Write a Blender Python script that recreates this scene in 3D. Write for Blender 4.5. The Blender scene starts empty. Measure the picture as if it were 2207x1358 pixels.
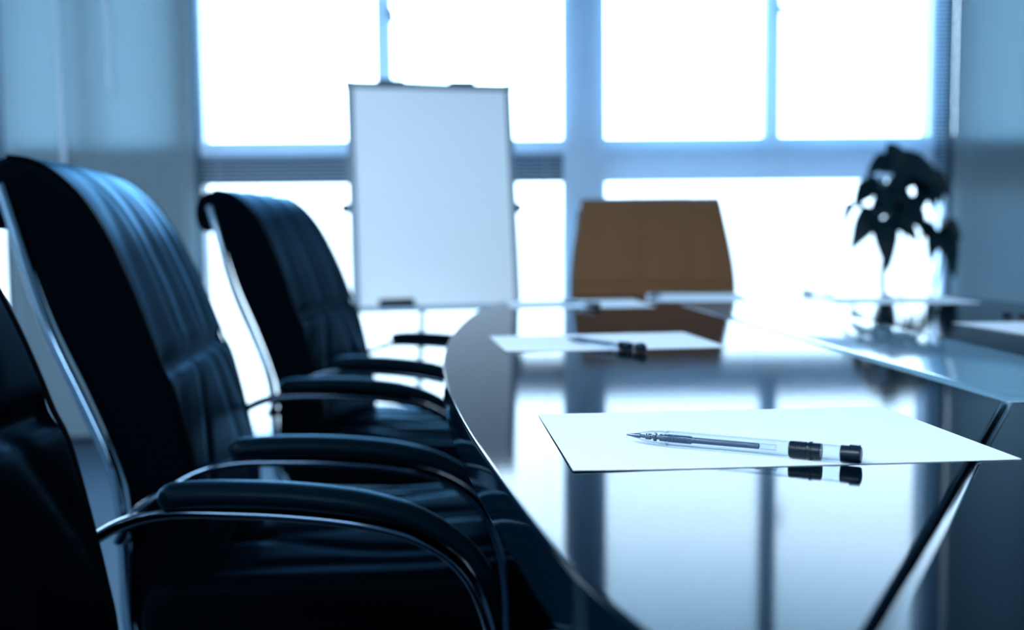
import bpy, bmesh, math, random
from mathutils import Vector, Matrix

random.seed(7)
scene = bpy.context.scene
COL = scene.collection
PI = math.pi

# ------------------------------------------------------------------ camera
cam_data = bpy.data.cameras.new('camera')
cam = bpy.data.objects.new('camera', cam_data)
COL.objects.link(cam)
cam_data.sensor_width = 36.0
cam_data.lens = 36.0 * 2213.0 / 2207.0
cam_data.clip_start = 0.02
cam_data.clip_end = 200
pitch = math.atan(171 / 2213.0)
cam.matrix_world = (Matrix.Translation((0, 0, 0.90))
                    @ Matrix.Rotation(PI / 2 - pitch, 4, 'X')
                    @ Matrix.Rotation(-0.009, 4, 'Z'))
cam_data.dof.use_dof = True
cam_data.dof.focus_distance = 0.76
cam_data.dof.aperture_fstop = 3.8
scene.camera = cam

# ------------------------------------------------------------------ sky
world = bpy.data.worlds.new('hazy_sky')
scene.world = world
world.use_nodes = True
wn = world.node_tree.nodes
wl = world.node_tree.links
wn.clear()
w_out = wn.new('ShaderNodeOutputWorld')
w_bg = wn.new('ShaderNodeBackground')
w_tc = wn.new('ShaderNodeTexCoord')
w_sep = wn.new('ShaderNodeSeparateXYZ')
w_map = wn.new('ShaderNodeMapRange')
w_map.inputs['From Min'].default_value = -0.2
w_map.inputs['From Max'].default_value = 0.8
w_ramp = wn.new('ShaderNodeValToRGB')
cr = w_ramp.color_ramp
cr.elements[0].position = 0.0
cr.elements[0].color = (0.058, 0.078, 0.092, 1)
cr.elements[1].position = 1.0
cr.elements[1].color = (0.10, 0.26, 0.48, 1)
for p, c in ((0.19, (0.075, 0.098, 0.115, 1)), (0.23, (0.115, 0.155, 0.19, 1)), (0.32, (0.21, 0.31, 0.40, 1)),
             (0.42, (0.32, 0.44, 0.57, 1)), (0.48, (0.45, 0.61, 0.78, 1)), (0.58, (0.34, 0.62, 0.88, 1)), (0.7, (0.20, 0.44, 0.70, 1))):
    e = cr.elements.new(p)
    e.color = c
w_bg.inputs['Strength'].default_value = 32.0
wl.new(w_tc.outputs['Generated'], w_sep.inputs[0])
wl.new(w_sep.outputs['Z'], w_map.inputs['Value'])
wl.new(w_map.outputs[0], w_ramp.inputs[0])
wl.new(w_ramp.outputs[0], w_bg.inputs[0])
wl.new(w_bg.outputs[0], w_out.inputs[0])

portal = bpy.data.lights.new('window_portal', 'AREA')
portal.shape = 'RECTANGLE'
portal.size = 7.8
portal.size_y = 2.6
portal.cycles.is_portal = True
portal_o = bpy.data.objects.new('window_portal', portal)
COL.objects.link(portal_o)
portal_o.matrix_world = Matrix.Translation((-0.8, 4.62, 1.33)) @ Matrix.Rotation(-PI / 2, 4, 'X')

portal2 = bpy.data.lights.new('window_portal', 'AREA')
portal2.shape = 'RECTANGLE'
portal2.size = 1.0
portal2.size_y = 1.8
portal2.cycles.is_portal = True
portal2_o = bpy.data.objects.new('window_portal', portal2)
COL.objects.link(portal2_o)
portal2_o.matrix_world = Matrix.Translation((1.9, -2.72, 1.45)) @ Matrix.Rotation(PI / 2, 4, 'X')

FILL = 54.0            # strength of the added fill panels overhead, out of view
vs = scene.view_settings
vs.view_transform = 'Standard'
vs.look = 'None'
vs.exposure = 0.0
vs.gamma = 1.0
vs.use_curve_mapping = False


# ------------------------------------------------------------------ materials
def mat(name, base, rough=0.5, metal=0.0, spec=0.5, coat=0.0, bump=None, transl=0.0):
    """bump = (scale xyz, strength, distance)"""
    m = bpy.data.materials.new(name)
    m.use_nodes = True
    nt = m.node_tree
    b = nt.nodes['Principled BSDF']
    b.inputs['Base Color'].default_value = (*base, 1)
    b.inputs['Roughness'].default_value = rough
    b.inputs['Metallic'].default_value = metal
    b.inputs['Specular IOR Level'].default_value = spec
    b.inputs['Coat Weight'].default_value = coat
    b.inputs['Coat Roughness'].default_value = 0.05
    if bump:
        tc = nt.nodes.new('ShaderNodeTexCoord')
        mp = nt.nodes.new('ShaderNodeMapping')
        mp.inputs['Scale'].default_value = bump[0]
        nz = nt.nodes.new('ShaderNodeTexNoise')
        nz.inputs['Scale'].default_value = 1.0
        nz.inputs['Detail'].default_value = 4.0
        bp = nt.nodes.new('ShaderNodeBump')
        bp.inputs['Strength'].default_value = bump[1]
        bp.inputs['Distance'].default_value = bump[2]
        nt.links.new(tc.outputs['Object'], mp.inputs[0])
        nt.links.new(mp.outputs[0], nz.inputs['Vector'])
        nt.links.new(nz.outputs[0], bp.inputs['Height'])
        nt.links.new(bp.outputs[0], b.inputs['Normal'])
        # slight tonal variation from the same grain
        cr_ = nt.nodes.new('ShaderNodeValToRGB')
        cr_.color_ramp.elements[0].color = (*[c * 0.85 for c in base], 1)
        cr_.color_ramp.elements[1].color = (*[min(1, c * 1.12) for c in base], 1)
        nt.links.new(nz.outputs[0], cr_.inputs[0])
        nt.links.new(cr_.outputs[0], b.inputs['Base Color'])
    if transl > 0:
        out = nt.nodes['Material Output']
        t = nt.nodes.new('ShaderNodeBsdfTranslucent')
        t.inputs[0].default_value = (*base, 1)
        mx = nt.nodes.new('ShaderNodeMixShader')
        mx.inputs[0].default_value = transl
        nt.links.new(b.outputs[0], mx.inputs[1])
        nt.links.new(t.outputs[0], mx.inputs[2])
        nt.links.new(mx.outputs[0], out.inputs[0])
    return m


def clear_mat(name, tint, gloss_ior=1.3, rough=0.03, gloss=1.0):
    m = bpy.data.materials.new(name)
    m.use_nodes = True
    nt = m.node_tree
    nt.nodes.remove(nt.nodes['Principled BSDF'])
    out = nt.nodes['Material Output']
    tr = nt.nodes.new('ShaderNodeBsdfTransparent')
    tr.inputs[0].default_value = (*tint, 1)
    gl = nt.nodes.new('ShaderNodeBsdfGlossy')
    gl.inputs['Roughness'].default_value = rough
    fr = nt.nodes.new('ShaderNodeFresnel')
    fr.inputs[0].default_value = gloss_ior
    mx = nt.nodes.new('ShaderNodeMixShader')
    sc = nt.nodes.new('ShaderNodeMath')
    sc.operation = 'MULTIPLY'
    sc.inputs[1].default_value = gloss
    nt.links.new(fr.outputs[0], sc.inputs[0])
    nt.links.new(sc.outputs[0], mx.inputs[0])
    nt.links.new(tr.outputs[0], mx.inputs[1])
    nt.links.new(gl.outputs[0], mx.inputs[2])
    nt.links.new(mx.outputs[0], out.inputs[0])
    return m


def leather_mat(name, base, sheen, ior, rough, grain):
    m = bpy.data.materials.new(name)
    m.use_nodes = True
    nt = m.node_tree
    nt.nodes.remove(nt.nodes['Principled BSDF'])
    out = nt.nodes['Material Output']
    N = nt.nodes.new
    tc, mp, nz, bp = N('ShaderNodeTexCoord'), N('ShaderNodeMapping'), N('ShaderNodeTexNoise'), N('ShaderNodeBump')
    mp.inputs['Scale'].default_value = (grain, grain, grain)
    nz.inputs['Scale'].default_value = 1.0
    nz.inputs['Detail'].default_value = 4.0
    bp.inputs['Strength'].default_value = 0.12
    bp.inputs['Distance'].default_value = 0.001
    df, gl, fr, mx = N('ShaderNodeBsdfDiffuse'), N('ShaderNodeBsdfGlossy'), N('ShaderNodeFresnel'), N('ShaderNodeMixShader')
    df.inputs['Color'].default_value = (*base, 1)
    gl.inputs['Color'].default_value = (*sheen, 1)
    gl.inputs['Roughness'].default_value = rough
    fr.inputs['IOR'].default_value = ior
    L = nt.links.new
    L(tc.outputs['Object'], mp.inputs[0]); L(mp.outputs[0], nz.inputs['Vector']); L(nz.outputs[0], bp.inputs['Height'])
    for n in (df, gl, fr):
        L(bp.outputs[0], n.inputs['Normal'])
    L(fr.outputs[0], mx.inputs[0]); L(df.outputs[0], mx.inputs[1]); L(gl.outputs[0], mx.inputs[2])
    L(mx.outputs[0], out.inputs[0])
    return m


def emit_mat(name, col, s):
    m = bpy.data.materials.new(name)
    m.use_nodes = True
    nt = m.node_tree
    nt.nodes.remove(nt.nodes['Principled BSDF'])
    e = nt.nodes.new('ShaderNodeEmission')
    e.inputs[0].default_value = (*col, 1)
    e.inputs[1].default_value = s
    nt.links.new(e.outputs[0], nt.nodes['Material Output'].inputs[0])
    return m


M = {
    'leather': leather_mat('black_leather', (0.0002, 0.0010, 0.0022), (0.25, 0.52, 0.78), 1.036, 0.30, 260),
    'flare_warmed_leather': mat('flare_warmed_leather', (0.140, 0.070, 0.033), 0.5, spec=0.06, bump=((260, 260, 260), 0.12, 0.001)),  # warm lens flare glow painted in as the leather colour
    'pad': leather_mat('black_arm_pad', (0.0005, 0.0030, 0.0060), (0.34, 0.62, 0.85), 1.12, 0.36, 400),
    'piping': mat('black_piping', (0.0004, 0.001, 0.002), 0.5, spec=.008),
    'chrome': mat('polished_chrome', (0.20, 0.29, 0.37), 0.09, metal=1.0),
    'dark_chrome': mat('dark_chrome', (0.035, 0.06, 0.095), 0.13, metal=1.0),
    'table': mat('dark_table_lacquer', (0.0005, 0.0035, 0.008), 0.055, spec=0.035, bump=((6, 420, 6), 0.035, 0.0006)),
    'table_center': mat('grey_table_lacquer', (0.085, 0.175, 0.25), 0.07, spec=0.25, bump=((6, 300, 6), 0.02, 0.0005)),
    'table_base': mat('black_table_base', (0.0008, 0.002, 0.0035), 0.35, spec=.1),
    'paper': mat('white_paper', (0.57, 0.635, 0.70), 0.95, spec=0.02),
    'clear': clear_mat('clear_plastic', (0.90, 0.94, 0.97), 1.35, 0.08, 0.35),
    'clear_tip': clear_mat('clear_tip_plastic', (0.92, 0.955, 0.98), 1.45, 0.06, 0.6),
    'ink': mat('dark_ink', (0.02, 0.05, 0.09), 0.4),
    'pen_black': mat('black_pen_plastic', (0.002, 0.008, 0.016), 0.3, spec=.25),
    'metal_tip': mat('metal_pen_point', (0.10, 0.14, 0.2), 0.3, metal=1.0),
    'floor': mat('blue_grey_carpet', (0.06, 0.105, 0.145), 0.9, spec=.05, bump=((90, 90, 90), 0.3, 0.004)),
    'wall': mat('pale_wall_paint', (0.30, 0.40, 0.48), 0.7, bump=((60, 60, 60), 0.1, 0.002)),
    'ceiling': mat('white_ceiling', (0.7, 0.78, 0.84), 0.8, bump=((50, 50, 50), 0.1, 0.002)),
    'frame': mat('blue_grey_window_frame', (0.042, 0.068, 0.095), 0.4, bump=((30, 30, 30), 0.02, 0.001)),
    'sash': mat('pale_sash_flare_veil', (0.60, 0.68, 0.76), 0.4, bump=((30, 30, 30), 0.02, 0.001)),  # on the pillar and right window frame it carries the painted flare veil
    'sill': mat('dark_sill', (0.02, 0.04, 0.065), 0.5),
    'glass': clear_mat('window_glass', (0.97, 0.985, 0.99), 1.25, 0.0),
    'dark_dimming_glass': clear_mat('dark_dimming_glass', (0.26, 0.30, 0.33), 1.25, 0.0),
    'dimming_glass': clear_mat('dimming_glass', (0.50, 0.54, 0.57), 1.25, 0.0),
    'slat_open': mat('pale_blind_slat', (0.55, 0.72, 0.85), 0.45, transl=0.35),
    'slat_shut': mat('blue_blind_slat', (0.24, 0.32, 0.355), 0.5, transl=0.21),
    'rail': mat('blind_rail', (0.40, 0.60, 0.76), 0.4, bump=((30, 30, 30), 0.02, 0.001)),
    'wand': clear_mat('clear_wand', (0.80, 0.90, 0.96), 1.5, 0.1),
    'wand_white': mat('white_wand_plastic', (0.80, 0.88, 0.94), 0.4, transl=0.4),
    'board': mat('whiteboard_enamel', (0.80, 0.88, 0.95), 0.16, spec=0.5),
    'alu': mat('brushed_aluminium', (0.20, 0.26, 0.32), 0.35, metal=0.7, bump=((200, 4, 4), 0.03, 0.0005)),
    'black_plastic': mat('black_plastic', (0.003, 0.006, 0.010), 0.5, spec=.1),
    'leaf': mat('dark_green_leaf', (0.003, 0.014, 0.020), 0.38, spec=.12, bump=((60, 60, 60), 0.1, 0.001)),
    'stem': mat('brown_stem', (0.05, 0.07, 0.08), 0.6, bump=((80, 80, 20), 0.2, 0.001)),
    'soil': mat('dark_soil', (0.02, 0.02, 0.02), 0.9, bump=((80, 80, 80), 0.8, 0.01)),
    'pot': mat('pale_pot', (0.45, 0.52, 0.58), 0.3, bump=((20, 20, 20), 0.03, 0.001)),
    'fill_emit': emit_mat('fill_glow', (0.78, 0.91, 1.0), FILL),  # added fill light, no known fixture
}


# ------------------------------------------------------------------ mesh helpers
class MB:
    def __init__(self):
        self.v = []
        self.f = []

    def add(self, verts, faces):
        o = len(self.v)
        self.v += [tuple(p) for p in verts]
        self.f += [tuple(i + o for i in f) for f in faces]

    def box(self, x0, x1, y0, y1, z0, z1):
        self.add([(x0, y0, z0), (x1, y0, z0), (x1, y1, z0), (x0, y1, z0),
                  (x0, y0, z1), (x1, y0, z1), (x1, y1, z1), (x0, y1, z1)],
                 [(3, 2, 1, 0), (4, 5, 6, 7), (0, 1, 5, 4), (1, 2, 6, 5), (2, 3, 7, 6), (3, 0, 4, 7)])

    def loft(self, rings, cap=True, closed=True):
        n = len(rings[0])
        o = len(self.v)
        for r in rings:
            self.v += [tuple(p) for p in r]
        m = n if closed else n - 1
        for i in range(len(rings) - 1):
            for j in range(m):
                a = o + i * n + j
                b = o + i * n + (j + 1) % n
                self.f.append((a, b, b + n, a + n))
        if cap and closed:
            self.f.append(tuple(o + j for j in reversed(range(n))))
            self.f.append(tuple(o + (len(rings) - 1) * n + j for j in range(n)))

    def tube(self, pts, ra, rb=None, n=12, side=Vector((0, 1, 0)), scale=None):
        """ra = half size along 'side', rb = half size across it"""
        rb = ra if rb is None else rb
        pts = [Vector(p) for p in pts]
        rings = []
        for i, p in enumerate(pts):
            t = (pts[min(i + 1, len(pts) - 1)] - pts[max(i - 1, 0)]).normalized()
            s = side - t * side.dot(t)
            if s.length < 1e-4:
                s = t.orthogonal()
            s.normalize()
            q = t.cross(s)
            k = scale[i] if scale else 1.0
            rings.append([p + s * (ra * k * math.cos(2 * PI * j / n)) + q * (rb * k * math.sin(2 * PI * j / n)) for j in range(n)])
        self.loft(rings)

    def lathe(self, prof, n=24, origin=(0, 0, 0), axis='Z'):
        rings = []
        for r, h in prof:
            ring = []
            for j in range(n):
                a = 2 * PI * j / n
                if axis == 'Z':
                    ring.append((origin[0] + r * math.cos(a), origin[1] + r * math.sin(a), origin[2] + h))
                else:
                    ring.append((origin[0] + h, origin[1] + r * math.cos(a), origin[2] + r * math.sin(a)))
            rings.append(ring)
        self.loft(rings)

    def build(self, name, material, parent=None, smooth=True, angle=40, bevel=0.0, loc=None):
        me = bpy.data.meshes.new(name)
        me.from_pydata(self.v, [], self.f)
        bm = bmesh.new()
        bm.from_mesh(me)
        if bevel:
            bmesh.ops.bevel(bm, geom=bm.edges[:], offset=bevel, segments=2, profile=0.5, affect='EDGES')
        bmesh.ops.recalc_face_normals(bm, faces=bm.faces)
        bm.to_mesh(me)
        bm.free()
        me.materials.append(material)
        if smooth:
            me.shade_smooth()
            me.set_sharp_from_angle(angle=math.radians(angle))
        for p in me.polygons:                       # flat end faces keep their own flat normal
            if p.loop_total > 8:
                for li in p.loop_indices:
                    me.edges[me.loops[li].edge_index].use_edge_sharp = True
        o = bpy.data.objects.new(name, me)
        COL.objects.link(o)
        if parent:
            o.parent = parent
        if loc:
            o.location = loc
        return o


def tag(o, label=None, cat=None, group=None, kind=None):
    if label:
        o['label'] = label
    if cat:
        o['category'] = cat
    if group:
        o['group'] = group
    if kind:
        o['kind'] = kind
    return o


def empty(name, loc=(0, 0, 0), rz=0.0):
    o = bpy.data.objects.new(name, None)
    COL.objects.link(o)
    o.empty_display_size = 0.05
    o.location = loc
    o.rotation_euler = (0, 0, rz)
    return o


def copy_tree(o, parent=None):
    c = o.copy()
    COL.objects.link(c)
    if parent:
        c.parent = parent
    for ch in list(o.children):
        copy_tree(ch, c)
    return c


def spline(pts, per=6, closed=False):
    n = len(pts)
    out = []
    P = [Vector(p) for p in pts]

    def g(i):
        return P[i % n] if closed else P[max(0, min(n - 1, i))]
    for i in range(n if closed else n - 1):
        a, b, c, d = g(i - 1), g(i), g(i + 1), g(i + 2)
        for k in range(per):
            t = k / per
            out.append(0.5 * ((2 * b) + (c - a) * t + (2 * a - 5 * b + 4 * c - d) * t * t + (3 * b - a - 3 * c + d) * t ** 3))
    if not closed:
        out.append(P[-1])
    return out


def offset_poly(poly, d):
    """offset a closed 2D polygon (CCW) inwards by d"""
    n = len(poly)
    res = []
    for i in range(n):
        p, a, b = poly[i], poly[i - 1], poly[(i + 1) % n]
        e1 = (p - a).normalized()
        e2 = (b - p).normalized()
        n1 = Vector((-e1.y, e1.x))
        n2 = Vector((-e2.y, e2.x))
        m = n1 + n2
        k = max(0.25, m.dot(n1) / max(m.length, 1e-6)) if m.length > 1e-6 else 1.0
        res.append(p + (m.normalized() * (d / k) if m.length > 1e-6 else n1 * d))
    return res


def area2(poly):
    return sum(poly[i - 1].x * poly[i].y - poly[i].x * poly[i - 1].y for i in range(len(poly)))


def prism(mb, poly, z0, z1, r=0.004, gap=0.0, steps=4, rz=None):
    rz = r if rz is None else rz
    poly = [Vector((p[0], p[1])) for p in poly]
    if area2(poly) < 0:
        poly.reverse()
    if gap:
        poly = offset_poly(poly, gap)
    rings = [[(p.x, p.y, z0) for p in poly]]
    for k in range(steps + 1):
        a = k / steps * PI / 2
        q = offset_poly(poly, r * (1 - math.cos(a))) if k else poly
        rings.append([(p.x, p.y, z1 - rz + rz * math.sin(a)) for p in q])
    mb.loft(rings)


# ------------------------------------------------------------------ room shell
X0, X1, Y0, YW, ZC = -4.6, 3.1, -2.6, 4.45, 2.75
m = MB(); m.box(X0 - .1, X1 + .1, Y0 - .1, YW + .25, -0.1, 0)
tag(m.build('floor', M['floor'], smooth=False), 'blue grey carpet floor of the meeting room', 'floor', kind='structure')
m = MB(); m.box(X0 - .1, X1 + .1, Y0 - .1, YW + .25, ZC, ZC + .1)
tag(m.build('ceiling', M['ceiling'], smooth=False), 'white ceiling above the meeting room', 'ceiling', kind='structure')
m = MB(); m.box(X0 - .1, X0, Y0, YW + .25, 0, ZC)
tag(m.build('wall_left', M['wall'], smooth=False), 'plain wall on the left side of the room', 'wall', kind='structure')
m = MB(); m.box(X1, X1 + .1, Y0, YW + .25, 0, ZC)
tag(m.build('wall_right', M['wall'], smooth=False), 'plain wall on the right side of the room', 'wall', kind='structure')
m = MB()
m.box(X0 - .1, 1.4, Y0 - .1, Y0, 0, ZC)
m.box(2.4, X1 + .1, Y0 - .1, Y0, 0, ZC)
m.box(1.4, 2.4, Y0 - .1, Y0, 0, .55)
m.box(1.4, 2.4, Y0 - .1, Y0, 2.35, ZC)
tag(m.build('wall_back', M['wall'], smooth=False), 'plain wall behind the camera', 'wall', kind='structure')
wb = tag(empty('added_window', (1.9, Y0 - .05, 1.45)), 'unseen window added in the wall behind the camera', 'window', kind='structure')  # added for a highlight on the chrome rails and light on the board
m = MB()
m.box(-.5, -.46, -.03, .03, -.9, .9); m.box(.46, .5, -.03, .03, -.9, .9)
m.box(-.5, .5, -.03, .03, -.9, -.86); m.box(-.5, .5, -.03, .03, .86, .9)
m.build('window_frame', M['sash'], wb, smooth=False)
m = MB(); m.box(-.46, .46, -.003, .003, -.86, .86); m.build('pane', M['glass'], wb, smooth=False)
# window wall: header and pillars
m = MB()
m.box(X0, X1, YW, YW + .16, 2.55, ZC)
for a, b, c, d in ((X0, X0 + .06, 0, 0), (-2.30, -2.165, .115, 0), (-1.425, -1.335, 0, .012), (1.822, 1.90, .06, 0), (X1 - .06, X1, 0, 0)):
    m.box(a, b, YW, YW + .16, 1.15, 2.55)
    m.box(a + c, b - d, YW, YW + .16, 0, 1.15)
tag(m.build('wall_far', M['frame'], smooth=False), 'window wall with blue grey pillars between the glazing', 'wall', kind='structure')
m = MB(); m.box(.228, .408, YW, YW + .16, 0.05, 2.55)
tag(m.build('trim_2', M['sash'], smooth=False), 'pillar between the two wide windows, flare veil put into its pale colour', 'pillar', kind='structure')  # flare lightening painted in as a pale surface
m = MB(); m.box(X0, X1, YW - .02, YW + .16, 0, 0.05)
tag(m.build('trim_1', M['sill'], smooth=False), 'dark low sill strip along the foot of the window wall', 'trim', kind='structure')


def window(name, xa, xb, mull, label, frame='frame', sash='sash', latch=True, lower=(0, 0), dimming=None):
    root = empty(name, (0, 0, 0))
    tag(root, label, 'window', kind='structure')
    ya, yb = YW + .02, YW + .09
    f = MB()
    f.box(xa - lower[0], xb + lower[1], ya, yb, 1.131, 1.252)                       # transom
    f.box(xa, xb, ya, yb, 2.50, 2.55)
    f.box(xa - lower[0], xa - lower[0] + .012, ya, yb, 0.05, 1.150)
    f.box(xb + lower[1] - .012, xb + lower[1], ya, yb, 0.05, 1.150)
    f.build('window_frame', M[frame], root, smooth=False)
    for k in mull:
        mm = MB()
        mm.box(k - .021, k + .021, ya - .004, yb, 1.252, 2.5)
        mm.build('mullion', M['sash'], root, smooth=False)
    s = MB()
    xs = [xa] + [k for k in mull] + [xb]
    for i in range(len(xs) - 1):
        a = xs[i] + (0 if i == 0 else .021)
        b = xs[i + 1] - (0 if i == len(xs) - 2 else .021)
        s.box(a, b, ya - .012, yb - .01, 1.252, 1.312)
        s.box(a, a + .012, ya + .005, yb - .01, 1.285, 2.5)
        s.box(b - .012, b, ya + .005, yb - .01, 1.285, 2.5)
    s.build('window_sash', M[sash], root, smooth=False)
    g = MB()
    g.box(xa, xb, YW + .055, YW + .060, 1.285, 2.5)
    lp = MB() if dimming else g
    lp.box(xa - lower[0], xb + lower[1], YW + .055, YW + .060, 0.05, 1.131)
    if dimming:
        lp.build('dimming_pane', M[dimming], root, smooth=False)  # glass tint added to dim the lower part of the closed blinds
    g.build('pane', M['glass'], root, smooth=False)
    if latch:
        for k in mull[:1]:
            h = MB()
            h.box(k + .018, k + .05, YW - .005, YW + .02, 1.84, 1.865)
            h.tube(spline([(k + .03, YW - .005, 1.852), (k + .045, YW - .03, 1.85), (k + .05, YW - .035, 1.80)], 4), .008, n=8)
            h.build('window_handle', M['frame'], root)
    return root


window('window_1', -1.335, 0.238, [-0.541], 'tall window behind the whiteboard, divided above its transom', lower=(.012, 0))
window('window_2', 0.392, 1.822, [1.128], 'tall window behind the potted plant, divided above its transom', frame='sash', lower=(0, .06))  # frame in pale sash colour, imitating the flare over it
window('window_3', -2.165, -1.425, [-1.80], 'window hidden behind the closed blinds left of the whiteboard', latch=False, dimming='dark_dimming_glass')
window('window_4', 1.90, X1 - .06, [2.32, 2.72], 'window hidden behind the closed blinds right of the plant', latch=False, dimming='dimming_glass')
window('window_5', X0 + .06, -2.30, [-3.45], 'window at the far left edge of the photo, beside the closed blinds', latch=False, lower=(0, .115))


# ------------------------------------------------------------------ venetian blinds
def blind(xa, xb, tilt, width, material, label, wand=None, zlow=0.048, y=YW - .055):
    root = empty('venetian_blind', (0.5 * (xa + xb), y, 0))
    tag(root, label, 'blind', 'venetian blinds along the window wall')
    w = 0.5 * (xb - xa)
    pitch_ = 0.0165 if width < .02 else .0195
    m = MB()
    z = zlow + .02
    while z < 2.46:
        t = tilt + (random.uniform(-.02, .02) if width < .02 else random.uniform(-.04, .04))
        pts = []
        for k in range(4):
            s = (k / 3 - .5) * width
            c = 0.0016 * (1 - (2 * k / 3 - 1) ** 2)
            pts.append((s * math.cos(t) - c * math.sin(t), s * math.sin(t) + c * math.cos(t)))
        vs_ = [(-w, p[0], z + p[1]) for p in pts] + [(w, p[0], z + p[1]) for p in pts]
        m.add(vs_, [(i, i + 1, i + 5, i + 4) for i in range(3)])
        z += pitch_
    m.build('slats', material, root)
    m = MB(); m.box(-w, w, -.014, .014, 2.47, 2.50); m.build('headrail', M['rail'], root, smooth=False)
    m = MB(); m.box(-w, w, -.010, .010, zlow - .008, zlow + .008); m.build('bottom_rail', M['rail'] if width < .02 else M['frame'], root, smooth=False)
    c = MB()
    for k in ((-.8, .8) if w < .4 else (-.88, 0, .88)):
        for s in (-.011, .011):
            c.tube([(k * w, s, zlow), (k * w, s, 2.48)], .0008, n=5)
    c.build('ladder_cords', M['rail'], root)
    if wand is not None:
        x, z0 = wand
        m = MB(); m.tube([(x - root.location.x, -.03, z0), (x - root.location.x - .012, -.022, 2.47)], .012, n=6, side=Vector((1, 0, 0)))
        m.build('tilt_wand', M['wand_white'], root)
    return root


SH = -math.radians(68)
blind(-2.143, -1.772, SH + .03, .0235, M['slat_shut'], 'closed blue venetian blind above the back of the middle armchair, with a long tilt wand', (-1.880, 1.05))
blind(-1.772, -1.340, SH, .0235, M['slat_shut'], 'narrow closed blue venetian blind next to the left window, with a short tilt wand', (-1.672, 1.52))
blind(-1.335, 0.245, math.radians(-3), .016, M['slat_open'], 'open venetian blind over the window behind the whiteboard')
blind(0.250, 1.852, math.radians(-14), .016, M['slat_open'], 'open venetian blind over the window behind the head chair')  # slats tilted further to stand in for the flare veil
blind(1.880, 3.0, SH, .0235, M['slat_shut'], 'closed blue venetian blind right of the potted plant')
blind(-4.5, -2.150, math.radians(-3), .016, M['slat_open'], 'open venetian blind at the far left edge of the photo')

# ------------------------------------------------------------------ added fill panels on the ceiling, out of view
for i, (x, y, lab) in enumerate(((-2.1, .5, 'added unseen fill panel behind the row of armchairs'),
                                 (-.7, -1.5, 'added unseen fill panel nearest the back wall, right one'),
                                 (-2.6, -1.5, 'added unseen fill panel nearest the back wall, left one'))):
    r = empty('fill_panel', (x, y, ZC))
    tag(r, lab, 'ceiling light', 'added fill panels')
    m = MB()
    for a in ((-.62, .62, -.32, -.30), (-.62, .62, .30, .32), (-.62, -.60, -.30, .30), (.60, .62, -.30, .30)):
        m.box(*a, -.03, 0)
    m.build('fill_frame', M['alu'], r, smooth=False)
    m = MB(); m.box(-.60, .60, -.30, .30, -.022, -.012); m.build('fill_diffuser', M['fill_emit'], r, smooth=False)

# ------------------------------------------------------------------ conference table
half = [(.505, .03), (.32, .06), (.18, .14), (.095, .26), (.043, .389), (.019, .477), (-.017, .668), (-.048, .865),
        (-.068, 1.03), (-.084, 1.222), (-.092, 1.44), (-.091, 1.69), (-.076, 1.99), (-.046, 2.24), (-.010, 2.36),
        (.05, 2.46), (.15, 2.55), (.32, 2.61), (.505, 2.63)]
other = [(1.01 - x, y) for x, y in half[1:-1]]
ring = [Vector((x, y)) for x, y in half] + [Vector((x, y)) for x, y in reversed(other)]
ring = [Vector((p.x, p.y)) for p in spline([(p.x, p.y, 0) for p in ring], 5, True)]


def nearest(q):
    q = Vector(q)
    return min(range(len(ring)), key=lambda i: (ring[i] - q).length)


A, B, C_, D = Vector((.437, .900)), Vector((.612, .897)), Vector((.590, 2.20)), Vector((.362, 2.20))
ia, ib, ic, id_ = nearest((.075, .275)), nearest((.935, .275)), nearest((.965, 2.43)), nearest((.03, 2.43))


def arc(i, j):
    out = [ring[i]]
    while i != j:
        i = (i + 1) % len(ring)
        out.append(ring[i])
    return out


table = empty('conference_table', (0, 0, 0))
tag(table, 'long dark glossy conference table with rounded ends and a paler centre panel', 'table')
TZ0, TZ = .714, .75
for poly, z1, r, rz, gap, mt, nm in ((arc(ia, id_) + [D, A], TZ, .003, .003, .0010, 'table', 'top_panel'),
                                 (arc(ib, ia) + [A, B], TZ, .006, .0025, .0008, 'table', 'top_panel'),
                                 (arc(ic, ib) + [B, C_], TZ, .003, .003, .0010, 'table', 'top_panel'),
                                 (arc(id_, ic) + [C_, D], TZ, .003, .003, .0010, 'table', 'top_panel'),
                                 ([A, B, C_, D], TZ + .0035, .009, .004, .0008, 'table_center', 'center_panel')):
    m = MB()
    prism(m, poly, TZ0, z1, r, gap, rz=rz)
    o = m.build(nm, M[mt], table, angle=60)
    if nm == 'center_panel':
        o['label'] = 'paler grey centre panel'
m = MB()
ap = offset_poly(ring if area2(ring) > 0 else list(reversed(ring)), .17)
m.loft([[(p.x, p.y, .60) for p in ap], [(p.x, p.y, TZ0) for p in ap]])
m.build('apron', M['table_base'], table)
for yy in (.55, 2.05):
    m = MB()
    bs = [(.505 + .26 * math.cos(a), yy + .20 * math.sin(a)) for a in [k / 32 * 2 * PI for k in range(32)]]
    prism(m, bs, 0, .60, .004)
    m.build('pedestal', M['table_base'], table)


# ------------------------------------------------------------------ chairs
BACK = [(-.135, .40), (-.138, .56), (-.150, .62), (-.183, .71), (-.222, .80), (-.252, .88), (-.270, .914),
        (-.296, .914), (-.314, .932), (-.318, .964), (-.307, .990), (-.272, 1.003), (-.242, .998), (-.212, .979),
        (-.184, .950), (-.158, .909), (-.136, .862), (-.118, .818), (-.101, .77), (-.090, .738), (-.078, .712),
        (-.067, .67), (-.056, .62), (-.046, .57), (-.038, .52), (-.04, .46), (-.055, .402)]
SEAT = [(-.09, .470), (.0, .472), (.12, .466), (.22, .466), (.32, .470), (.40, .466), (.44, .452), (.458, .428), (.455, .400),
        (.43, .382), (.30, .375), (.10, .375), (-.08, .376), (-.118, .39), (-.122, .44)]
HW = .226


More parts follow.
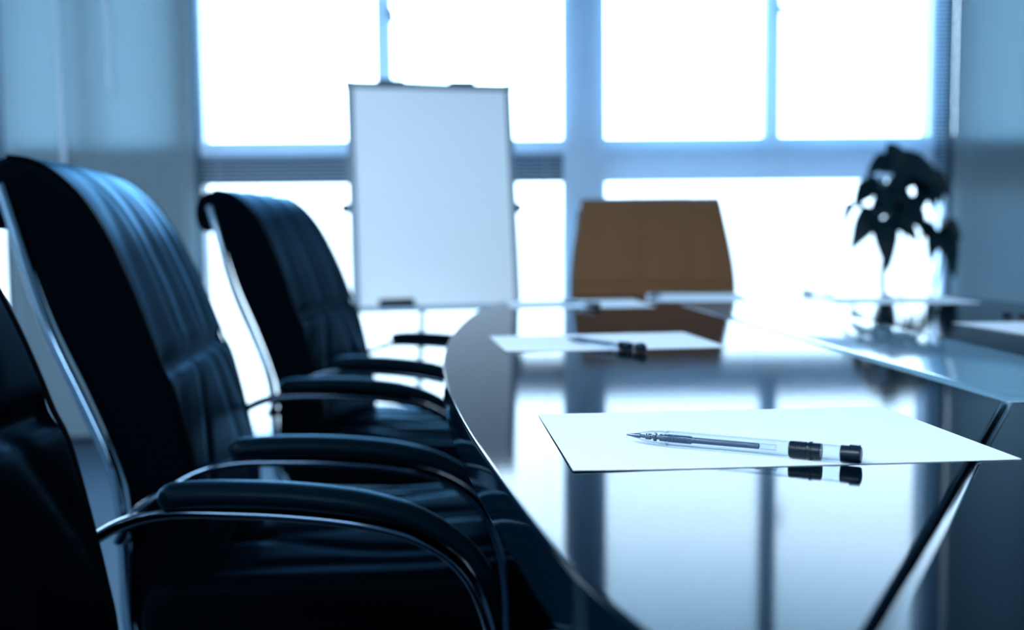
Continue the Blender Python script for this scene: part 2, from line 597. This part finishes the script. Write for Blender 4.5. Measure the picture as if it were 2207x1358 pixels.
def narrow(z):
    t = max(0.0, min(1.0, (z - .74) / .27))
    return 1 - .11 * t * t * (3 - 2 * t)


def cushion(prof, hw, r, disp, per=5, ny=56, taper=True):
    """closed profile in x,z swept over y with rounded ends and a displaced surface"""
    P = [Vector((p.x, p.y)) for p in spline([(a, b, 0) for a, b in prof], per, True)]
    if area2(P) < 0:
        P.reverse()
    n = len(P)
    nor = []
    for i in range(n):
        t = (P[(i + 1) % n] - P[i - 1]).normalized()
        nor.append(Vector((t.y, -t.x)))
    st = []
    for k in range(6):
        a = -PI / 2 + k / 6 * PI / 2
        st.append((-(hw - r) + r * math.sin(a), r * (1 - math.cos(a))))
    for k in range(ny + 1):
        st.append((-(hw - r) + 2 * (hw - r) * k / ny, 0))
    for k in range(1, 7):
        a = k / 6 * PI / 2
        st.append(((hw - r) + r * math.sin(a), r * (1 - math.cos(a))))
    rings = []
    for y, off in st:
        q = offset_poly(P, off) if off > 1e-6 else P
        s = min(1.0, (hw - abs(y)) / (1.6 * r))
        rings.append([(q[i].x + nor[i].x * disp(P[i], nor[i], y) * s,
                       y * (narrow(P[i].y) if taper else 1),
                       q[i].y + nor[i].y * disp(P[i], nor[i], y) * s) for i in range(n)])
    mb = MB()
    mb.loft(rings)
    return mb


def g(x, s):
    return math.exp(-(x / s) ** 2)


def back_disp(p, n, y):
    if n.x < 0.15 or p.y < .49:
        return 0.0
    z = p.y
    d = 0.004 * (1 - (y / HW) ** 2)
    d -= 0.010 * g(z - .738, .012)                                  # seam across the back
    if z > .738:
        k = min(1, (z - .738) / .04) * min(1, max(0.25, (1.02 - z) / .16))
        w = 0.0
        for y0, sl, a, s in ((-.155, .28, .0036, .030), (-.085, -.06, .0022, .012), (-.015, .14, .0048, .030), (.055, -.10, .0024, .011),
                             (.130, .12, .0042, .022)):
            w -= a * g(y - y0 - sl * (z - .86) - .008 * math.sin(26 * z + 40 * y0), s)
        d += k * w
    else:
        k = min(1, (.738 - z) / .02)
        w = 0.0
        for y0, sl, a, s in ((-.17, -1.1, .0034, .020), (-.06, -.7, .0042, .016), (.05, .25, .0026, .024), (.13, .7, .0040, .018)):
            w -= a * g(y - y0 - sl * (.72 - z), s) * min(1, max(0.2, (z - .5) / .1))
        d += k * w
    return d


def seat_disp(p, n, y):
    if n.y < .2:
        return 0.0
    u = p.x
    w = .014 * (1 - (y / .25) ** 2)
    for y0, sl, a, s in ((-.20, .10, .005, .014), (-.13, -.18, .006, .016), (-.05, .14, .005, .018), (.04, -.14, .006, .016), (.12, .12, .005, .015), (.19, -.08, .005, .014)):
        w -= a * g(y - y0 - sl * (u - .15) - .012 * math.sin(14 * u + 30 * y0), s)
    return w * min(1, max(0, (u + .05) / .06))


ARM = [(-.141, .538), (-.131, .558), (-.112, .579), (-.084, .598), (-.045, .620), (0.0, .631), (.06, .631), (.13, .627), (.20, .618), (.255, .602),
       (.296, .572), (.320, .525), (.331, .46), (.334, .36), (.334, .20), (.334, .07), (.325, .035), (.295, .016), (.24, .013), (-.10, .013), (-.26, .013)]
RAIL = [(-.281, .968), (-.274, .945), (-.252, .875), (-.224, .79), (-.186, .70), (-.158, .628), (-.146, .575), (-.143, .50), (-.142, .42),
        (-.132, .385), (-.10, .362), (-.03, .358), (.15, .358), (.29, .358), (.326, .358)]
PAD = [(-.004, .648), (.004, .650), (.02, .652), (.06, .653), (.13, .650), (.20, .641), (.255, .625), (.300, .596), (.322, .568)]


def make_chair(label, group, leather, HW=HW):
    root = empty('conference_chair')
    tag(root, label, 'chair', group)
    cushion(BACK, HW, .012, back_disp).build('backrest', leather, root, angle=70)
    P = spline([(a, b, 0) for a, b in BACK[11:]], 4)
    for s in (-1, 1):
        pp = MB()
        pp.tube([(p.x - .0010, s * (HW - .0030) * narrow(p.y), p.y) for p in P], .0028, n=6)
        pp.build('piping', M['piping'] if leather == M['leather'] else leather, root)
    cushion(SEAT, .25, .024, seat_disp, taper=False).build('seat', leather, root, angle=70)
    for s in (-1, 1):
        y = s * .264
        m = MB()
        m.tube(spline([(a, y, b - (.006 if b > .5 else 0)) for a, b in ARM], 4), .0125, .0065, n=14)
        m.build('arm_frame', M['dark_chrome'], root, angle=80)
        m = MB()
        pts = spline([(a, y, b - .009) for a, b in PAD], 4)
        N = len(pts)
        sc = [min(1, .45 + .55 * math.sqrt(min(1, i / 5.0))) * (1 if i < N * .62 else 1 - .5 * (i / (N - 1) - .62) / .38) for i in range(N)]
        m.tube(pts, .021, .0135, n=18, scale=sc)
        m.build('armrest_pad', M['pad'], root, angle=80)
        m = MB()
        pts = spline([(a, 0, b) for a, b in RAIL], 4)
        pts = [(p.x, s * (HW + .005) * narrow(p.z), p.z) for p in pts]
        m.tube(pts, .0066, .0075, n=18)
        m.build('back_rail', M['chrome'], root, angle=80)
        m = MB()
        m.lathe([(0.0005, -.014), (.007, -.013), (.010, -.006), (.010, .004), (.006, .012), (.0005, .013)], 14)
        b = m.build('bolt', M['chrome'], root, angle=80, loc=(-.136, s * .250, .535))
        b.rotation_euler = (PI / 2, 0, 0)
    m = MB()
    m.tube([(-.26, -.264, .013), (-.26, .264, .013)], .011, n=12, side=Vector((0, 0, 1)))
    m.build('rear_crossbar', M['dark_chrome'], root)
    m = MB()
    m.tube([(.15, -.247, .358), (.15, .247, .358)], .009, n=10, side=Vector((0, 0, 1)))
    m.build('seat_crossbar', M['dark_chrome'], root)
    return root


chair = make_chair('black leather armchair nearest the camera, only its back edge and one armrest in view',
                   'black leather chairs along the table', M['leather'])
chair.location = (-.350, .752, 0)
c = copy_tree(chair)
c['label'] = 'large black leather armchair with bright chrome back rail, middle of the table side row'
c.location = (-.371, 1.505, 0)
c.rotation_euler = (0, 0, math.radians(6.2))
c = copy_tree(chair)
c['label'] = 'black leather armchair of the side row in front of the whiteboard'
c.location = (-.336, 2.36, 0)
c.rotation_euler = (0, 0, math.radians(-6.5))
head = make_chair('leather chair at the far head of the table, warm flare glow in its colour', None, M['flare_warmed_leather'], .243)
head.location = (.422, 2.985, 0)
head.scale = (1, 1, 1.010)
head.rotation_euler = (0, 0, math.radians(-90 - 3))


# ------------------------------------------------------------------ papers and pens
def paper(x, y, rz, label, lx=.297, ly=.21):
    m = MB()
    nx, ny = 16, 12
    top, bot = [], []
    for j in range(ny + 1):
        for i in range(nx + 1):
            u, v = i / nx - .5, j / ny - .5
            lift = .0012 * max(0, -u * 2 - .55) ** 1.5 * 2 * max(0, .5 - v) + .0002 * (u * 2) ** 4
            top.append((u * lx, v * ly, .0006 + lift))
            bot.append((u * lx, v * ly, .0002 + lift))
    n = nx + 1
    f = [(j * n + i, j * n + i + 1, (j + 1) * n + i + 1, (j + 1) * n + i) for j in range(ny) for i in range(nx)]
    k = len(top)
    m.add(top + bot, f + [tuple(q + k for q in reversed(a)) for a in f]
          + [(i, i + k, i + 1 + k, i + 1) for i in range(nx)]
          + [(ny * n + i + 1, ny * n + i + 1 + k, ny * n + i + k, ny * n + i) for i in range(nx)]
          + [((j + 1) * n, (j + 1) * n + k, j * n + k, j * n) for j in range(ny)]
          + [(j * n + nx, j * n + nx + k, (j + 1) * n + nx + k, (j + 1) * n + nx) for j in range(ny)])
    o = m.build('sheet_of_paper', M['paper'])
    o.location = (x, y, TZ)
    o.rotation_euler = (0, 0, rz)
    return tag(o, label, 'paper', 'blank sheets laid on the table')


paper(.1775, .758, math.radians(4.6), 'blank white sheet nearest the camera, under the sharp clear pen')
paper(.126, 1.438, math.radians(7), 'blank white sheet second from the camera, on the left side of the table')
paper(.140, 2.235, math.radians(4), 'blank white sheet at the far left end, before the gap beside the head chair', .30, .25)
paper(.435, 2.43, math.radians(-8), 'blank white sheet directly in front of the head chair', .23, .297)
paper(.845, 2.262, math.radians(-4), 'blank white sheet in front of the potted plant')
paper(.880, 1.578, math.radians(4), 'blank white sheet at the right edge of the photo', .297, .23)


def make_pen(label):
    root = empty('ballpoint_pen')
    tag(root, label, 'pen', 'clear pens with black ends')
    R_ = .0056

    def L(name, prof, mt, n=28):
        mb = MB()
        mb.lathe(prof, n, axis='X')
        return mb.build(name, M[mt], root, angle=50)
    L('point', [(.0003, 0), (.0006, .001), (.0015, .006), (.0017, .0105)], 'metal_tip')
    L('nose_cone', [(.0017, .0065), (.0030, .011), (.0043, .017), (.0049, .0195), (.0045, .021), (.0050, .0225), (.0054, .0275), (.0049, .029), (.0056, .0305)], 'clear_tip')
    L('ink_refill', [(.0012, .010), (.0014, .0145), (.0022, .015), (.0022, .0185), (.0014, .019), (.0014, .0205), (.0029, .021), (.0029, .0225), (.0016, .023),
                     (.0016, .025), (.0026, .0255), (.0026, .030), (.0021, .031), (.0021, .0955), (.0004, .096)], 'ink')
    sp = [(.0026, .0310)]
    for k in range(13):
        x = .0315 + k * .0013
        sp += [(.0026, x), (.0030, x + .0004), (.0026, x + .0008)]
    sp.append((.0026, .0485))
    L('spring', sp, 'ink')
    L('barrel', [(.0056, .0305), (R_, .034), (R_, .119)], 'clear')
    L('inner_plug', [(.0021, .0965), (.0021, .107), (.0012, .1075)], 'clear_tip')
    gp = [(.0052, .1160)]
    for k in range(9):
        x = .1165 + k * .00125
        gp += [(R_ + .0001, x), (R_ + .0001, x + .0009), (R_ - .0003, x + .0010), (R_ - .0003, x + .0012)]
    gp += [(R_, .1285), (R_, .1363), (.0050, .1367)]
    L('grip_band', gp, 'pen_black')
    L('collar_ring', [(.0054, .1289), (.0062, .1291), (.0062, .1306), (.0054, .1308)], 'pen_black')
    L('clear_collar', [(.0054, .1365), (R_ - .0001, .137), (R_ - .0001, .1505)], 'clear')
    L('end_cap', [(.0050, .1490), (R_ + .0001, .1492), (R_ + .0001, .1605), (.0052, .1618), (.0035, .1622), (.0005, .1623)], 'pen_black')
    mb = MB()
    mb.box(.1545, .1612, -.0018, .0018, .0050, .0066)
    mb.build('clip', M['pen_black'], root, smooth=False, bevel=.0004)
    return root


pen0 = make_pen('sharp clear pen with black end cap on the nearest sheet of paper')
PENS = [((.0815, .729), (.2255, .653), None),
        ((.075, 1.425), (.166, 1.292), 'blurred clear pen on the second sheet of paper from the camera'),
        ((.105, 2.235), (.178, 2.088), 'blurred clear pen on the far left sheet of paper'),
        ((.365, 2.52), (.322, 2.36), 'blurred clear pen at the left edge of the sheet before the head chair'),
        ((.745, 2.36), (.715, 2.52), 'blurred clear pen left of the sheet in front of the potted plant'),
        ((.95, 1.63), (.838, 1.750), 'blurred clear pen on the sheet at the right edge of the photo')]
for i, (a, b, lab) in enumerate(PENS):
    p = pen0 if i == 0 else copy_tree(pen0)
    if lab:
        p['label'] = lab
    ang = math.atan2(b[1] - a[1], b[0] - a[0])
    p.location = (a[0], a[1], TZ + .0008 + .0060)
    p.rotation_euler = (0, 0, ang)

# ------------------------------------------------------------------ whiteboard easel
yaw = math.atan2(.12, .525)
tiltb = math.atan2(.12, .725)
easel = empty('whiteboard_easel', (-.2325, 3.24, 0), yaw)
tag(easel, 'white flip chart board on a tripod easel in front of the left window', 'whiteboard')
BW, BH, BZ = .268, .733, .668
TM = Matrix.Translation((0, 0, BZ)) @ Matrix.Rotation(-tiltb, 4, 'X')


def tilted(mb):
    mb.v = [tuple(TM @ Vector(p)) for p in mb.v]
    return mb


m = MB(); m.box(-BW + .008, BW - .008, -.004, .012, .008, BH - .008)
tilted(m).build('board_panel', M['board'], easel, smooth=False)
m = MB()
for a in ((-BW, -BW + .020, 0, BH), (BW - .020, BW, 0, BH)):
    m.box(a[0], a[1], -.010, .016, a[2], a[3])
m.box(-BW, BW, -.010, .016, BH - .020, BH)
m.box(-BW, BW, -.010, .016, 0, .014)
tilted(m).build('board_frame', M['alu'], easel, smooth=False)
for sx in (-1, 1):
    for sz in (0, 1):
        m = MB()
        m.box(sx * BW - .012, sx * BW + .012, -.012, .018, sz * BH - .012, sz * BH + .012)
        m.v = [(p[0] - sx * .009, p[1], p[2] + (.009 if sz == 0 else -.009)) for p in m.v]
        tilted(m).build('corner_cap', M['alu'], easel, smooth=False, bevel=.004)
for x in (-.125, .105):
    m = MB(); m.box(x - .042, x + .042, -.014, .012, BH - .004, BH + .008)
    tilted(m).build('paper_clamp', M['black_plastic'], easel, smooth=False, bevel=.002)
m = MB(); m.box(-BW + .01, BW - .01, -.052, -.010, -.006, 0.0); m.box(-BW + .01, BW - .01, -.056, -.052, -.006, .008)
tilted(m).build('pen_tray', M['alu'], easel, smooth=False)
for sx in (-1, 1):
    m = MB()
    m.tube([TM @ Vector((sx * (BW - .02), .028, .60)), TM @ Vector((sx * (BW - .01), .026, 0)), Vector((sx * (BW + .01), -.12, 0.012))], .011, n=12, side=Vector((1, 0, 0)))
    m.build('leg', M['alu'], easel)
    m = MB()
    m.lathe([(.0005, -.018), (.012, -.016), (.016, -.008), (.016, .008), (.012, .016), (.0005, .018)], 12)
    k = m.build('knob', M['black_plastic'], easel, loc=tuple(TM @ Vector((sx * (BW + .008), .02, .33))))
    k.rotation_euler = (0, PI / 2, 0)
m = MB(); m.tube([TM @ Vector((0, .03, .60)), Vector((0, .62, .012))], .011, n=12, side=Vector((1, 0, 0)))
m.build('leg', M['alu'], easel)
m = MB(); m.tube([TM @ Vector((-BW + .02, .028, .60)), TM @ Vector((BW - .02, .028, .60))], .009, n=10, side=Vector((0, 0, 1)))
m.build('crossbar', M['alu'], easel)
er = MB(); er.box(-.054, .054, -.018, .018, -.016, .018)
eo = er.build('board_eraser', M['black_plastic'], smooth=True, bevel=.004)
eo.matrix_world = easel.matrix_basis @ TM @ Matrix.Translation((-.135, -.031, .0162))
tag(eo, 'black felt eraser lying on the whiteboard tray', 'eraser')

# ------------------------------------------------------------------ potted plant
PY = 3.46
plant = empty('potted_plant', (1.29, PY, 0))
tag(plant, 'dark leafy potted plant standing beyond the far right end of the table', 'plant')
OX = Vector((1.29, PY, 0))


def leaf(mb, c, tip, w=.027, up=.03, twist=0.0):
    c, tip = Vector(c), Vector(tip)
    d = tip - c
    L = d.length
    ax = d.normalized()
    side = ax.cross(Vector((0, -1, .35))).normalized()
    side = (Matrix.Rotation(twist, 3, ax) @ side)
    N = 10
    rows = []
    for i in range(N + 1):
        t = i / N
        p = c + d * t + Vector((0, 0, up * 4 * t * (1 - t)))
        ww = w * (math.sin(PI * min(1, t ** .8)) ** .8 if 0 < t < 1 else 0.0) + .0012
        nrm = side.cross(ax)
        rows.append([p - side * ww + nrm * ww * .25, p, p + side * ww + nrm * ww * .25])
    o = len(mb.v)
    for r in rows:
        mb.v += [tuple(q - OX) for q in r]
    for i in range(N):
        for j in range(2):
            a = o + i * 3 + j
            mb.f.append((a, a + 1, a + 4, a + 3))


CL = [((1.300, 0.00, 1.105), [(1.268, .02, 1.200), (1.362, .03, 1.170), (1.172, -.05, 1.085), (1.235, .10, 1.13), (1.44, .04, 1.09), (1.40, -.10, 1.03), (1.25, -.12, 1.02)]),
      ((1.235, -.03, 1.050), [(1.150, -.05, 1.005), (1.172, .07, .985), (1.215, -.12, .945), (1.31, -.08, .975), (1.30, .07, 1.0), (1.20, .12, 1.06)]),
      ((1.385, 0.02, 1.070), [(1.462, -.02, 1.015), (1.455, .08, .955), (1.345, -.06, .955), (1.40, -.10, .985), (1.32, .05, 1.03), (1.43, .06, 1.11)]),
      ((1.290, -.01, 1.000), [(1.225, .06, .925), (1.265, -.09, .900), (1.345, -.08, .915), (1.37, .07, .935), (1.20, -.02, .985)]),
      ((1.232, -.04, .940), [(1.124, -.05, .838), (1.250, -.05, .768), (1.345, -.06, .862), (1.165, .06, .905), (1.205, -.13, .86), (1.27, .05, .86)]),
      ((1.335, .02, .945), [(1.265, .0, .885), (1.40, .06, .90), (1.36, -.07, .90), (1.30, .09, .90)]),
      ((1.440, .01, .905), [(1.398, -.02, .800), (1.502, .02, .740), (1.395, .05, .875), (1.495, -.04, .870), (1.465, .05, .83), (1.43, -.07, .93)]),
      ((1.160, .02, .985), [(1.104, .0, .885), (1.128, .05, .955), (1.18, -.05, .93)])]
for i, (cc, tips) in enumerate(CL):
    m = MB()
    c0 = (cc[0], PY + cc[1], cc[2])
    for t in tips:
        tp = (t[0], PY + t[1], t[2])
        Lf = (Vector(tp) - Vector(c0)).length
        leaf(m, c0, tp, w=.020 + .115 * Lf if i != 7 else .009, up=.10 * Lf + (.02 if t[2] < cc[2] else 0), twist=random.uniform(-.35, .35))
    m.build('leaf_cluster', M['leaf'], plant, angle=80)
STEMS = [([(1.262, .01, .40), (1.254, .0, .66), (1.250, .0, .77), (1.27, .0, .90), (1.29, 0, 1.0), (1.30, 0, 1.105)], .0095),
         ([(1.30, .02, .40), (1.315, .02, .70), (1.335, .02, .945), (1.385, .02, 1.07)], .004),
         ([(1.33, -.01, .40), (1.42, .0, .70), (1.45, .01, .80), (1.44, .01, .905)], .004),
         ([(1.27, .0, .90), (1.245, -.03, .92), (1.232, -.04, .94)], .003),
         ([(1.29, .0, 1.0), (1.25, -.02, 1.03), (1.235, -.03, 1.05)], .003),
         ([(1.245, -.03, .96), (1.20, 0, .985), (1.160, .02, .985)], .0025)]
for pts, r in STEMS:
    m = MB()
    m.tube([Vector((a, PY + b, c_)) - OX for a, b, c_ in spline([tuple(p) for p in pts], 5)], r, n=8, side=Vector((1, 0, 0)))
    m.build('stem', M['stem'], plant)
m = MB()
m.lathe([(.10, 0), (.115, .01), (.15, .36), (.158, .40), (.160, .42), (.152, .425), (.145, .41), (.143, .37)], 36)
m.build('pot', M['pot'], plant, angle=50)
m = MB()
m.lathe([(.143, .385), (.10, .392), (.05, .398), (.001, .40)], 24)
m.build('soil', M['soil'], plant)

bpy.context.view_layer.update()
